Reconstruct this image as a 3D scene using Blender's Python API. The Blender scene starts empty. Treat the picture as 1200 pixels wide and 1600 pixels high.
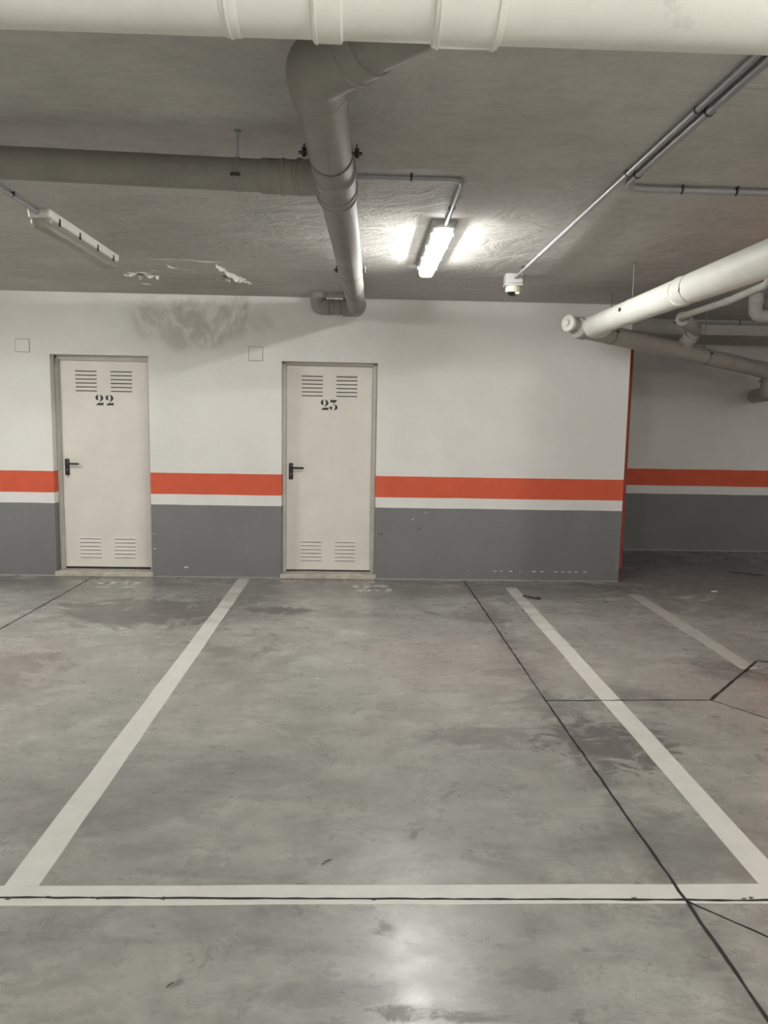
import bpy, bmesh, math, random
from mathutils import Vector, Matrix
random.seed(7)
C = bpy.context.scene.collection

# ------------------------------------------------------------------ camera, exposure, light
CAM_H = 1.546
PITCH, YAW, ROLL, FPX = 0.12069, 0.03315, 0.01794, 1194.57
f = Vector((math.sin(YAW)*math.cos(PITCH), math.cos(YAW)*math.cos(PITCH), -math.sin(PITCH)))
r0 = Vector((math.cos(YAW), -math.sin(YAW), 0)); u0 = r0.cross(f)
rt = r0*math.cos(ROLL)+u0*math.sin(ROLL); up = u0*math.cos(ROLL)-r0*math.sin(ROLL)
cam_d = bpy.data.cameras.new('camera'); cam = bpy.data.objects.new('camera', cam_d); C.objects.link(cam)
m = Matrix.Identity(4)
for i in range(3):
    m[i][0], m[i][1], m[i][2] = rt[i], up[i], -f[i]
m[2][3] = CAM_H
cam.matrix_world = m
cam_d.sensor_fit = 'HORIZONTAL'; cam_d.sensor_width = 36; cam_d.lens = 36*FPX/1200
cam_d.clip_start = 0.05
bpy.context.scene.camera = cam
sc = bpy.context.scene
sc.view_settings.view_transform = 'Standard'; sc.view_settings.look = 'None'
sc.view_settings.gamma = 1; sc.view_settings.use_curve_mapping = False
sc.view_settings.exposure = 0.09
w = bpy.data.worlds.new('world'); sc.world = w; w.use_nodes = True
w.node_tree.nodes['Background'].inputs[0].default_value = (0, 0, 0, 1)
TUBE = 365.0                        # emission of the lit tube in view
COVER = 11.0                        # glow of the cover round it
TUBE_COL = (1.0, 0.998, 0.975)
# lit lamps outside the picture, most added to match the brightness: x, y, emission
BACK_LAMPS = [(-3.75, 4.9, 135.0), (0.46, -1.8, 150.0), (4.3, -2.0, 760.0), (5.2, 5.2, 28.0), (0.46, -5.2, 90.0), (-3.75, -5.2, 520.0)]

# ------------------------------------------------------------------ room sizes (metres)
D = 7.3; H = 2.656; FAR = 9.2
XL, XR, YB = -6.0, 7.5, -7.0
CORNER = 2.555

# ------------------------------------------------------------------ node helper
class N:
    def __init__(s, name):
        s.m = bpy.data.materials.new(name); s.m.use_nodes = True
        s.t = s.m.node_tree; s.b = s.t.nodes['Principled BSDF']
        s.co = s.t.nodes.new('ShaderNodeTexCoord').outputs['Object']
        s.sep = None
    def new(s, t, **k):
        n = s.t.nodes.new(t)
        for a, v in k.items(): setattr(n, a, v)
        return n
    def put(s, sock, v):
        if hasattr(v, 'is_linked') or hasattr(v, 'links'): s.t.links.new(v, sock)
        elif isinstance(v, (tuple, list)) and len(v) == 3 and sock.type == 'RGBA': sock.default_value = (*v, 1)
        else: sock.default_value = v
    def math(s, op, a, b=0.0, c=0.0, clamp=False):
        n = s.new('ShaderNodeMath', operation=op); n.use_clamp = clamp
        s.put(n.inputs[0], a); s.put(n.inputs[1], b)
        if op in ('MULTIPLY_ADD', 'COMPARE'): s.put(n.inputs[2], c)
        return n.outputs[0]
    def xyz(s):
        if not s.sep:
            n = s.new('ShaderNodeSeparateXYZ'); s.t.links.new(s.co, n.inputs[0]); s.sep = n.outputs
        return s.sep
    def noise(s, scale, detail=4, rough=.55, stretch=None, dist=0.0, col=False):
        v = s.co
        if stretch:
            mp = s.new('ShaderNodeMapping'); s.t.links.new(v, mp.inputs[0]); mp.inputs['Scale'].default_value = stretch; v = mp.outputs[0]
        n = s.new('ShaderNodeTexNoise'); s.t.links.new(v, n.inputs['Vector'])
        n.inputs['Scale'].default_value = scale; n.inputs['Detail'].default_value = detail
        n.inputs['Roughness'].default_value = rough; n.inputs['Distortion'].default_value = dist
        return n.outputs['Color' if col else 'Fac']
    def rng(s, v, a, b, c=0.0, d=1.0, smooth=True):
        n = s.new('ShaderNodeMapRange'); n.interpolation_type = 'SMOOTHSTEP' if smooth else 'LINEAR'
        s.put(n.inputs[0], v)
        for i, q in enumerate((a, b, c, d)): s.put(n.inputs[1+i], q)
        return n.outputs[0]
    def mix(s, fac, a, b, mode='MIX'):
        n = s.new('ShaderNodeMix', data_type='RGBA', blend_type=mode)
        s.put(n.inputs[0], fac); s.put(n.inputs[6], a); s.put(n.inputs[7], b)
        return n.outputs[2]
    def scale(s, col, v):
        n = s.new('ShaderNodeVectorMath', operation='SCALE')
        s.put(n.inputs[0], col); s.put(n.inputs['Scale'], v); return n.outputs[0]
    def blob(s, ax, ay, x, y, rx, ry, rot=0.0):
        """soft ellipse, 1 in the middle, 0 outside"""
        dx = s.math('SUBTRACT', ax, x); dy = s.math('SUBTRACT', ay, y)
        if rot:
            c, q = math.cos(rot), math.sin(rot)
            ex = s.math('ADD', s.math('MULTIPLY', dx, c), s.math('MULTIPLY', dy, q))
            dy = s.math('SUBTRACT', s.math('MULTIPLY', dy, c), s.math('MULTIPLY', dx, q)); dx = ex
        a = s.math('DIVIDE', dx, rx); b = s.math('DIVIDE', dy, ry)
        d = s.math('SQRT', s.math('ADD', s.math('MULTIPLY', a, a), s.math('MULTIPLY', b, b)))
        return s.rng(d, 0.2, 1.0, 1.0, 0.0)
    def bump(s, h, strength=.2, dist=.01):
        n = s.new('ShaderNodeBump'); n.inputs['Strength'].default_value = strength; n.inputs['Distance'].default_value = dist
        s.put(n.inputs['Height'], h); s.t.links.new(n.outputs[0], s.b.inputs['Normal'])
    def out(s, col=None, rough=None, metal=None, spec=None):
        if col is not None: s.put(s.b.inputs['Base Color'], col)
        if rough is not None: s.put(s.b.inputs['Roughness'], rough)
        if metal is not None: s.b.inputs['Metallic'].default_value = metal
        if spec is not None: s.put(s.b.inputs['Specular IOR Level'], spec)
        return s.m

def plain(name, col, rough=.5, metal=0.0, vary=.06, scale=12, bump=0.0, spec=.5):
    n = N(name)
    v = n.rng(n.noise(scale, 5), .3, .7, 1-vary, 1+vary, smooth=False)
    c = n.scale(n.mix(0.0, col, col), v)
    if bump: n.bump(n.noise(scale*6, 3), bump, .004)
    return n.out(c, rough, metal, spec)

# ---- floor
def mat_floor():
    n = N('polished_concrete'); X, Y, Z = n.xyz()
    big = n.noise(0.7, 5, .6); mid = n.noise(3.2, 10, .72, dist=.6)
    streak = n.noise(2.0, 9, .74, stretch=(1.0, 2.4, 1), dist=1.4)
    c = n.mix(n.rng(big, .35, .65), (.335, .337, .306), (.405, .403, .366))
    c = n.mix(n.rng(n.noise(1.3, 4), .48, .72, 0, .30), c, (.36, .33, .295))
    c = n.scale(c, n.rng(mid, .40, .62, .86, 1.10, False))
    c = n.scale(c, n.rng(streak, .40, .58, .84, 1.06, False))
    # trowel marks, stronger towards the wall
    trow = n.noise(2.6, 11, .78, stretch=(.8, 2.2, 1), dist=2.2)
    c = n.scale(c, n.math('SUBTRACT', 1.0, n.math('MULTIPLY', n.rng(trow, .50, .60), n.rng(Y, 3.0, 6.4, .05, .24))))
    c = n.scale(c, n.rng(n.noise(16, 5, .6), .4, .6, .965, 1.03, False))
    # small scuffs and hairline scratches in patches
    patch = n.rng(n.noise(1.7, 4, .6), .45, .62)
    hair = n.rng(n.math('ABSOLUTE', n.math('SUBTRACT', n.noise(4.2, 9, .70, stretch=(1, 1.7, 1), dist=1.8), .5)), .0, .012, 1, 0)
    c = n.mix(n.math('MULTIPLY', n.math('MULTIPLY', hair, patch), .55), c, (.15, .147, .13))
    scuff = n.math('MULTIPLY', n.rng(n.noise(9, 8, .72, stretch=(1, 1.5, 1), dist=1.2), .60, .70), n.rng(n.noise(1.1, 3), .42, .6))
    c = n.mix(n.math('MULTIPLY', scuff, .42), c, (.16, .157, .14))
    ragn = n.math('SUBTRACT', n.noise(5.0, 10, .74, stretch=(1, 1.6, 1), dist=1.6), .5)
    ragn2 = n.math('SUBTRACT', n.noise(1.9, 9, .68, dist=1.8), .5)
    ragged = n.rng(n.noise(5.5, 9, .72, stretch=(1, 1.6, 1), dist=1.0), .36, .62)
    st = [  # x, y, rx, ry, strength, rot, which
        (-1.70, 5.95, .95, .60, .80, 0, 1), (-1.2, 6.35, .7, .28, .65, .2, 0), (-1.1, 5.9, .5, .2, .5, -.3, 0), (-2.4, 6.6, .6, .5, .40, 0, 0),
        (-.66, 6.05, .42, .20, .95, 0, 0), (-.1, 6.75, 1.6, .42, .50, 0, 0), (1.0, 5.9, .40, .30, .70, 0, 0),
        (1.6, 6.8, 1.2, .45, .55, 0, 0), (1.22, 3.55, .45, .42, .95, .6, 0), (.62, 3.6, .5, .2, .5, 0, 0),
        (-2.15, 4.6, .45, .42, .55, 0, 1), (-1.9, 4.1, .4, .22, .4, 0, 0), (2.35, 4.65, .3, .3, .75, .8, 0),
        (1.6, 4.2, .35, .25, .35, 0, 0), (3.6, 7.6, 2.3, 1.8, .75, 0, 1), (3.3, 6.4, 1.4, .7, .45, 0, 1),
        (-.2, 5.9, .9, .12, .35, 0, 0), (-1.2, 2.9, .9, .45, .22, .2, 1), (1.25, 2.6, .5, .3, .30, 0, 1),
        (.2, 1.83, .28, .045, .8, 0, 0), (-.9, 5.0, .25, .12, .45, 0, 0), (-1.7, 6.95, .38, .16, .55, 0, 0),
        (.95, 4.55, .3, .10, .5, 0, 0), (-.35, 3.2, .3, .18, .28, 0, 1), (.5, 1.95, .16, .07, .5, 0, 0),
        (-.1, 1.9, .3, .08, .3, 0, 0), (1.05, 4.0, .25, .35, .5, .4, 0), (-3.2, 6.9, 1.2, .5, .5, 0, 1)]
    tot = None
    for x, y, rx, ry, k, rot, wch in st:
        b = n.math('MULTIPLY', n.rng(n.math('ADD', n.blob(X, Y, x, y, rx*1.25, ry*1.25, rot), n.math('MULTIPLY', ragn2 if wch else ragn, 4.2)), .42, .80 if wch else 1.0), k)
        tot = b if tot is None else n.math('MAXIMUM', tot, b)
    c = n.mix(n.math('MULTIPLY', tot, .85, clamp=True), c, (.108, .103, .094))
    # dirt worked into the floor beside the joint and along the wall foot
    j = n.rng(n.math('ABSOLUTE', n.math('SUBTRACT', X, 1.065)), .0, .12, .55, 0)
    c = n.mix(n.math('MULTIPLY', j, ragged), c, (.13, .125, .115))
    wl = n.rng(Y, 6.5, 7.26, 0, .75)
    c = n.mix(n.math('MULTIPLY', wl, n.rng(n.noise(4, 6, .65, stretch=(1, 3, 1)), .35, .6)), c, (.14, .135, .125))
    # soft patches of reddish tint
    for x, y, rx, ry, k in ((.7, 4.8, .9, .7, .16), (2.3, 4.2, .9, .7, .25), (-1.9, 4.6, .9, .8, .14)):
        c = n.mix(n.math('MULTIPLY', n.blob(X, Y, x, y, rx, ry), k), c, (.34, .27, .24))
    # ring marks
    for x, y, r in ((.165, 3.976, .055), (.34, 3.623, .055)):
        dx = n.math('SUBTRACT', X, x); dy = n.math('SUBTRACT', Y, y)
        dd = n.math('SQRT', n.math('ADD', n.math('MULTIPLY', dx, dx), n.math('MULTIPLY', dy, dy)))
        c = n.mix(n.rng(n.math('ABSOLUTE', n.math('SUBTRACT', dd, r)), .0, .006, .7, 0), c, (.12, .12, .11))
    # pin holes
    v = n.new('ShaderNodeTexVoronoi'); v.inputs['Scale'].default_value = 3.1; n.t.links.new(n.co, v.inputs['Vector'])
    c = n.mix(n.rng(v.outputs['Distance'], .012, .026, .85, 0), c, (.04, .04, .038))
    rough = n.rng(n.noise(5, 8, .7), .38, .62, .25, .35, False)
    rough = n.math('ADD', rough, n.math('MULTIPLY', tot, .12))
    n.bump(n.math('ADD', n.math('MULTIPLY', n.noise(45, 3, .6), .35), n.math('MULTIPLY', n.noise(6, 3), 2.0)), .05, .003)
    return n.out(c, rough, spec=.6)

def mat_line():
    n = N('worn_white_floor_paint'); X, Y, Z = n.xyz()
    c = n.scale(n.mix(0.0, (.70, .695, .64), (.7, .7, .64)), n.rng(n.noise(9, 6, .6), .3, .7, .93, 1.05, False))
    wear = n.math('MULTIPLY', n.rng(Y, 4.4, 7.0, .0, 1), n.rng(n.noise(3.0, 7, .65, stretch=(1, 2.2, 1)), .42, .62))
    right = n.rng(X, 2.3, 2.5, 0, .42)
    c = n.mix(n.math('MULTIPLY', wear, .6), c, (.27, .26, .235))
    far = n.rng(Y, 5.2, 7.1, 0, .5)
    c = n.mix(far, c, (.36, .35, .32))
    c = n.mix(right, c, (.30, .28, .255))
    c = n.mix(n.rng(n.noise(70, 4, .8), .66, .72, 0, .35), c, (.2, .2, .18))
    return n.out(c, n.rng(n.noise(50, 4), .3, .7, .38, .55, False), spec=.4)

def mat_number():
    n = N('faded_white_stencil_paint')
    c = n.mix(n.rng(n.noise(14, 6, .7), .42, .58), (.42, .415, .375), (.60, .59, .54))
    return n.out(c, .5)

def mat_wall():
    n = N('striped_painted_wall'); X, Y, Z = n.xyz()
    z = n.math('ADD', Z, n.math('MULTIPLY', n.math('SUBTRACT', n.noise(3, 3), .5), .008))
    white = n.mix(n.rng(n.noise(1.6, 6, .6), .35, .65), (.70, .695, .66), (.75, .745, .71))
    white = n.scale(white, n.rng(n.noise(40, 4, .7), .3, .7, .985, 1.015, False))
    # water stain under the ceiling
    sm = None
    for x, zz, rx, rz, k in ((-1.95, 2.42, .25, .28, .5), (-1.62, 2.38, .38, .30, .9), (-1.3, 2.43, .35, .24, .8),
                             (-1.5, 2.28, .35, .17, .7), (-1.12, 2.50, .10, .26, .7), (-1.0, 2.42, .4, .16, .35)):
        b = n.math('MULTIPLY', n.blob(X, Z, x, zz, rx*1.2, rz*1.2), k)
        sm = b if sm is None else n.math('MAXIMUM', sm, b)
    sm = n.math('MULTIPLY', n.rng(sm, .03, .65), n.rng(n.noise(4.2, 8, .68, stretch=(1.1, 1, .8), dist=.8), .34, .58))
    white = n.mix(n.math('MULTIPLY', sm, .66), white, (.37, .355, .31))
    white = n.mix(n.math('MULTIPLY', n.rng(n.noise(120, 2, .8), .74, .78), .5), white, (.4, .39, .36))
    red = n.scale(n.mix(0.0, (.62, .105, .05), (.6, .1, .05)), n.rng(n.noise(6, 5), .3, .7, .94, 1.05, False))
    grey = n.mix(n.rng(n.noise(2.5, 6, .6), .3, .7), (.178, .178, .178), (.196, .196, .194))
    grey = n.mix(n.math('MULTIPLY', n.rng(Z, .02, .35, .6, 0), n.rng(n.noise(5, 7, .7), .4, .65)), grey, (.16, .155, .145))
    # scratches
    sc_ = n.rng(n.noise(9, 3, .6, stretch=(3, 1, .25), dist=2.5), .705, .72)
    grey = n.mix(n.math('MULTIPLY', sc_, .5), grey, (.3, .3, .29))
    c = n.mix(n.math('GREATER_THAN', z, .702), grey, white)
    isred = n.math('MULTIPLY', n.math('GREATER_THAN', z, .803), n.math('LESS_THAN', z, 1.006))
    c = n.mix(isred, c, red)
    c = n.mix(n.math('LESS_THAN', Z, .010), c, (.33, .325, .30))
    n.bump(n.math('ADD', n.noise(55, 4, .6), n.math('MULTIPLY', n.noise(6, 3), 2.0)), .22, .004)
    return n.out(c, .62, spec=.3)

def mat_ceiling():
    n = N('grey_white_painted_ceiling'); X, Y, Z = n.xyz()
    c = n.mix(n.rng(n.noise(.9, 5, .6), .35, .65), (.43, .422, .392), (.51, .50, .468))
    c = n.scale(c, n.rng(n.noise(4, 7, .7, stretch=(1, 2, 1), dist=1.5), .3, .7, .88, 1.09, False))
    c = n.scale(c, n.rng(n.noise(60, 4, .75), .3, .7, .95, 1.04, False))
    # darker mottled area above the wall stain
    dark_patch = n.math('MULTIPLY', n.blob(X, Y, -1.25, 6.7, .8, .7), n.rng(n.noise(3, 7, .7, stretch=(1, 2.4, 1)), .35, .6))
    c = n.mix(n.math('MULTIPLY', dark_patch, .45), c, (.30, .29, .25))
    h = n.math('ADD', n.math('MULTIPLY', n.noise(2.4, 6, .62, dist=1.2), 4.0), n.math('MULTIPLY', n.noise(30, 5, .7), .7))
    n.bump(h, .55, .012)
    return n.out(c, .7, spec=.25)

def mat_pipe(name, a, b, rg=.62):
    n = N(name); X, Y, Z = n.xyz()
    c = n.mix(n.rng(n.noise(4, 6, .6), .35, .65), a, b)
    c = n.mix(n.rng(n.noise(2.2, 8, .72, dist=.6), .63, .70, 0, .3), c, tuple(q*.6 for q in a))
    n.bump(n.math('ADD', n.noise(22, 5, .65), n.math('MULTIPLY', n.noise(90, 3), .35)), .16, .004)
    return n.out(c, rg, spec=.3)

M = dict(
    floor=mat_floor(), line=mat_line(), number=mat_number(), wall=mat_wall(), ceiling=mat_ceiling(), pipe=mat_pipe('grey_pipe', (.235, .228, .205), (.27, .262, .238)), pale=mat_pipe('pale_cream_painted_pipe', (.72, .72, .66), (.78, .78, .715), .5), mid=mat_pipe('shaded_cream_painted_pipe', (.38, .365, .33), (.43, .415, .375), .55),  # pipe: darker grey tone; mid: the pale paint darkened for shade
    plainwall=plain('white_painted_wall', (.62, .61, .57), .65, bump=.2),
    joint=plain('dark_joint_sealant', (.022, .021, .021), .75, vary=.3, scale=30),
    orange=plain('red_painted_concrete', (.58, .095, .04), .55, vary=.08, bump=.15),
    pier=plain('shaded_red_painted_plaster', (.36, .055, .035), .6, vary=.1, bump=.15),  # red paint darkened to carry the shade on the pier
    door=plain('beige_painted_steel', (.69, .665, .60), .48, vary=.045, scale=3.5, bump=.03, spec=.4),
    frame=plain('grey_beige_steel_frame', (.56, .535, .48), .5, vary=.09, scale=9, bump=.05),
    sill=plain('pale_stone_sill', (.46, .43, .37), .7, vary=.22, scale=16, bump=.3),
    black=plain('black_plastic', (.012, .012, .014), .35, vary=.1),
    seam=plain('dark_plate_seam', (.20, .19, .175), .8),
    seamdark=plain('dirty_joint', (.09, .085, .075), .8),
    slot=plain('dark_slot', (.035, .03, .027), .8),
    ink=plain('black_stencil_paint', (.010, .010, .010), .5),
    steel=plain('dull_zinc', (.20, .195, .19), .55, metal=.3, vary=.2),
    darkmetal=plain('dark_steel', (.055, .053, .05), .5, metal=.5, vary=.2),
    conduit=plain('grey_conduit', (.25, .245, .25), .42, vary=.06),
    housing=plain('grey_lamp_housing', (.42, .42, .40), .5),
    housing_pale=plain('pale_lamp_housing', (.62, .60, .55), .45, vary=.08, scale=20),
    cover=plain('wall_plate_plastic', (.70, .69, .655), .55, vary=.02),
    cream=plain('cream_plastic', (.66, .62, .50), .4),
    peel=plain('peeling_white_paint', (.66, .65, .60), .7, vary=.15, scale=30),
    rust=plain('bare_dark_concrete', (.16, .14, .115), .9, vary=.3, scale=40),
    leaf=plain('dark_dry_scrap', (.03, .027, .022), .8, vary=.3, scale=60),
    chip=plain('chipped_plaster', (.62, .62, .60), .8),
    paper=plain('white_scrap', (.75, .75, .72), .6),
    tube=plain('white_glass_tube', (.72, .72, .70), .3),
)
def mat_lit(name, e):
    n = N(name); n.b.inputs['Base Color'].default_value = (.8, .8, .78, 1)
    n.b.inputs['Emission Color'].default_value = (*TUBE_COL, 1); n.b.inputs['Emission Strength'].default_value = e
    n.b.inputs['Roughness'].default_value = .4
    return n.m
M['tube_lit'] = mat_lit('lit_tube', TUBE)
for i, q in enumerate(BACK_LAMPS): M['lit_far%d' % i] = mat_lit('lit_diffuser_back', q[2])
def mat_acrylic():
    n = N('dusty_clear_acrylic')
    n.b.inputs['Base Color'].default_value = (.40, .38, .335, 1); n.b.inputs['Roughness'].default_value = .28
    tr = n.new('ShaderNodeBsdfTransparent'); mx = n.new('ShaderNodeMixShader'); mx.inputs[0].default_value = .45
    tr.inputs[0].default_value = (.93, .92, .88, 1)
    out = [q for q in n.t.nodes if q.type == 'OUTPUT_MATERIAL'][0]
    n.t.links.new(n.b.outputs[0], mx.inputs[1]); n.t.links.new(tr.outputs[0], mx.inputs[2]); n.t.links.new(mx.outputs[0], out.inputs[0])
    return n.m
M['acrylic'] = mat_acrylic()
def mat_cover_lit():
    """clear ribbed cover lit through by the tube"""
    n = N('lit_clear_cover')
    n.b.inputs['Base Color'].default_value = (.8, .8, .78, 1); n.b.inputs['Roughness'].default_value = .35
    n.b.inputs['Emission Color'].default_value = (*TUBE_COL, 1); n.b.inputs['Emission Strength'].default_value = COVER
    tr = n.new('ShaderNodeBsdfTransparent'); mx = n.new('ShaderNodeMixShader'); mx.inputs[0].default_value = .65
    out = [q for q in n.t.nodes if q.type == 'OUTPUT_MATERIAL'][0]
    n.t.links.new(n.b.outputs[0], mx.inputs[1]); n.t.links.new(tr.outputs[0], mx.inputs[2]); n.t.links.new(mx.outputs[0], out.inputs[0])
    return n.m
M['lit'] = mat_cover_lit()

# ------------------------------------------------------------------ object helpers
def wloc(o):
    v = Vector((0, 0, 0))
    while o is not None: v += o.location; o = o.parent
    return v
def obj(name, bm, mat, parent=None, smooth=False, origin=None):
    """bmesh in world coordinates -> ONE linked mesh object"""
    base = wloc(parent) if parent else Vector((0, 0, 0))
    if origin is not None: base = Vector(origin)
    bmesh.ops.translate(bm, verts=bm.verts, vec=-base)
    bmesh.ops.recalc_face_normals(bm, faces=bm.faces)
    me = bpy.data.meshes.new(name); bm.to_mesh(me); bm.free(); me.materials.append(M[mat])
    if smooth:
        for p in me.polygons: p.use_smooth = True
        try: me.set_sharp_from_angle(angle=math.radians(40))
        except Exception: pass
    o = bpy.data.objects.new(name, me); C.objects.link(o)
    if parent: o.parent = parent
    if origin is not None: o.location = base
    return o
def thing(name, label, cat, loc, group=None):
    o = bpy.data.objects.new(name, None); C.objects.link(o); o.location = loc; o.empty_display_size = .1
    o['label'] = label; o['category'] = cat
    if group: o['group'] = group
    return o
def tag(o, label, cat, group=None):
    o['label'] = label; o['category'] = cat
    if group: o['group'] = group
    return o
def struct(name, bm, mat, label, cat):
    o = obj(name, bm, mat); o['kind'] = 'structure'; o['label'] = label; o['category'] = cat; return o

def BM(): return bmesh.new()
def box(bm, x0, x1, y0, y1, z0, z1, bev=0.0):
    r = bmesh.ops.create_cube(bm, size=1)['verts']
    for v in r: v.co = Vector((x0+(v.co.x+.5)*(x1-x0), y0+(v.co.y+.5)*(y1-y0), z0+(v.co.z+.5)*(z1-z0)))
    if bev:
        es = list({e for v in r for e in v.link_edges})
        bmesh.ops.bevel(bm, geom=es, offset=bev, segments=2, affect='EDGES', profile=.6)
    return bm
def quad(bm, *pts):
    bm.faces.new([bm.verts.new(p) for p in pts])
def fillet(pts, rad, seg=8):
    pts = [Vector(p) for p in pts]; out = [pts[0]]
    for i in range(1, len(pts)-1):
        a, b, c = pts[i-1], pts[i], pts[i+1]
        d1 = (a-b).normalized(); d2 = (c-b).normalized()
        ang = d1.angle(d2)
        t = min(rad/math.tan(ang/2), (a-b).length*.48, (c-b).length*.48)
        p0, p2 = b+d1*t, b+d2*t
        for k in range(seg+1):
            s = k/seg; out.append(p0*(1-s)**2+b*2*s*(1-s)+p2*s*s)
    out.append(pts[-1]); return out
def tube(bm, pts, r, seg=28, caps=True, radii=None):
    pts = [Vector(p) for p in pts]
    t = (pts[1]-pts[0]).normalized()
    n = t.cross(Vector((0, 0, 1)));
    if n.length < .1: n = t.cross(Vector((1, 0, 0)))
    n.normalize(); rings = []
    for i, p in enumerate(pts):
        if i == 0: tt = (pts[1]-pts[0]).normalized()
        elif i == len(pts)-1: tt = (pts[-1]-pts[-2]).normalized()
        else: tt = ((pts[i+1]-p).normalized()+(p-pts[i-1]).normalized()).normalized()
        q = t.rotation_difference(tt); n = (q @ n); n = (n-tt*n.dot(tt)).normalized(); t = tt
        b = tt.cross(n); rr = radii[i] if radii else r
        rings.append([bm.verts.new(p+n*math.cos(2*math.pi*k/seg)*rr+b*math.sin(2*math.pi*k/seg)*rr) for k in range(seg)])
    for a, b in zip(rings, rings[1:]):
        for k in range(seg): bm.faces.new((a[k], a[(k+1) % seg], b[(k+1) % seg], b[k]))
    if caps: bm.faces.new(rings[0][::-1]); bm.faces.new(rings[-1])
    return bm
def ring(bm, p, d, r, length, lip=.004, seg=28):
    """pipe collar with chamfered ends centred on p along d"""
    p = Vector(p); d = Vector(d).normalized(); h = length/2
    return tube(bm, [p-d*h, p-d*(h-.004), p+d*(h-.004), p+d*h], 0, seg, True, [r, r+lip, r+lip, r])
def lerp(a, b, t): return Vector(a)*(1-t)+Vector(b)*t
def jittered_strip(bm, pts, width, z, step=.05, jit=.0022, thick=.0008):
    """a thin ragged band lying on the floor"""
    pts = [Vector((p[0], p[1], 0)) for p in pts]; L = []
    for a, b in zip(pts, pts[1:]):
        n = max(1, int((b-a).length/step))
        for k in range(n): L.append((lerp(a, b, k/n), (b-a).normalized()))
    L.append((pts[-1], (pts[-1]-pts[-2]).normalized()))
    rows = []
    for p, d in L:
        s = Vector((-d.y, d.x, 0)); c = p+s*random.uniform(-jit, jit)
        wv = width*(1+random.uniform(-.35, .35)*(1 if jit else 0))
        l, r = c+s*wv/2, c-s*wv/2
        rows.append([bm.verts.new((l.x, l.y, z+thick)), bm.verts.new((r.x, r.y, z+thick)), bm.verts.new((r.x, r.y, z)), bm.verts.new((l.x, l.y, z))])
    for a, b in zip(rows, rows[1:]):
        for k in range(4): bm.faces.new((a[k], a[(k+1) % 4], b[(k+1) % 4], b[k]))
    bm.faces.new(rows[0]); bm.faces.new(rows[-1][::-1])
    return bm

# ------------------------------------------------------------------ the shell
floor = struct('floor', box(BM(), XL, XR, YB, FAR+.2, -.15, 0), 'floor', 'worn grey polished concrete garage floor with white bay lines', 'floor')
ceiling = struct('ceiling', box(BM(), XL, XR, YB, FAR+.2, H, H+.15), 'ceiling', 'rough grey-white painted concrete ceiling carrying pipes and lamps', 'ceiling')

# storeroom wall with two door openings, plain blocks joined in one mesh
O1 = (-2.885, -1.978, 2.092); O2 = (-.742, .158, 2.070); RD = .20
bm = BM()
def vface(bm, x0, x1, z0, z1, y): quad(bm, (x0, y, z0), (x1, y, z0), (x1, y, z1), (x0, y, z1))
vface(bm, XL, O1[0], 0, H, D); vface(bm, O1[1], O2[0], 0, H, D); vface(bm, O2[1], CORNER, 0, H, D)
vface(bm, O1[0], O1[1], O1[2], H, D); vface(bm, O2[0], O2[1], O2[2], H, D)
for a, b, t in (O1, O2):
    quad(bm, (a, D, 0), (a, D+RD, 0), (a, D+RD, t), (a, D, t)); quad(bm, (b, D, 0), (b, D+RD, 0), (b, D+RD, t), (b, D, t))
    quad(bm, (a, D, t), (b, D, t), (b, D+RD, t), (a, D+RD, t)); vface(bm, a, b, 0, t, D+RD)
quad(bm, (CORNER, D, 0), (CORNER, FAR, 0), (CORNER, FAR, H), (CORNER, D, H))
quad(bm, (XL, D, 0), (XL, FAR, 0), (XL, FAR, H), (XL, D, H)); vface(bm, XL, CORNER, 0, H, FAR)
bmesh.ops.remove_doubles(bm, verts=bm.verts, dist=.0005)
wall_back = struct('wall_back', bm, 'wall', 'white wall with red stripe and grey dado around the two numbered doors', 'wall')
bm = BM()
for x, z, s in [(.521, .590, .010), (.640, .655, .006), (.655, .664, .006), (-1.655, .098, .020), (-1.64, .094, .012), (-1.955, .42, .009), (-1.95, .275, .012)]:
    box(bm, x-s, x+s, D-.0015, D, z-s*.35, z+s*.35)
x = 1.07
while x < 2.37:
    s = random.uniform(.008, .022) if 1.3 < x < 2.25 else random.uniform(.004, .010)
    if random.random() > .12: box(bm, x-s, x+s, D-.0018, D, .094-s*.22, .094+s*.26)
    x += random.uniform(.055, .095)
obj('chipped_patches', bm, 'chip', wall_back)
bm = BM()
for x, z, s in [(.198, .443, .006), (.222, .442, .006), (.585, .505, .007), (.56, .49, .004)]: box(bm, x-s, x+s, D-.001, D, z-s, z+s)
obj('drill_holes', bm, 'slot', wall_back)

struct('wall_far', box(BM(), CORNER, XR, FAR, FAR+.15, 0, H), 'wall', 'far wall in the dark recess with red stripe and grey dado', 'wall')
struct('beam', box(BM(), CORNER, XR, 8.2, FAR, 2.50, H), 'ceiling', 'shallow white beam under the ceiling before the far wall', 'beam')
struct('trim_1', box(BM(), CORNER, 2.832, 8.0, 8.22, 0, 2.50), 'pier', 'narrow red-painted pier seen past the end of the storeroom wall', 'pier')
struct('wall_left', box(BM(), XL-.15, XL, YB, FAR, 0, H), 'wall', 'left garage wall outside the picture', 'wall')
struct('wall_right', box(BM(), XR, XR+.15, YB, FAR, 0, H), 'wall', 'right garage wall outside the picture', 'wall')
struct('wall_front', box(BM(), XL, XR, YB-.15, YB, 0, H), 'wall', 'garage wall behind the camera', 'wall')
bm = tube(BM(), [(2.80, 4.30, 0), (2.80, 4.30, H)], .318, 48)
o = obj('column', bm, 'orange', smooth=True, origin=(2.80, 4.30, 0)); o['kind'] = 'structure'
tag(o, 'round red-orange painted column whose foot shows at the right edge', 'column')

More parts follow.
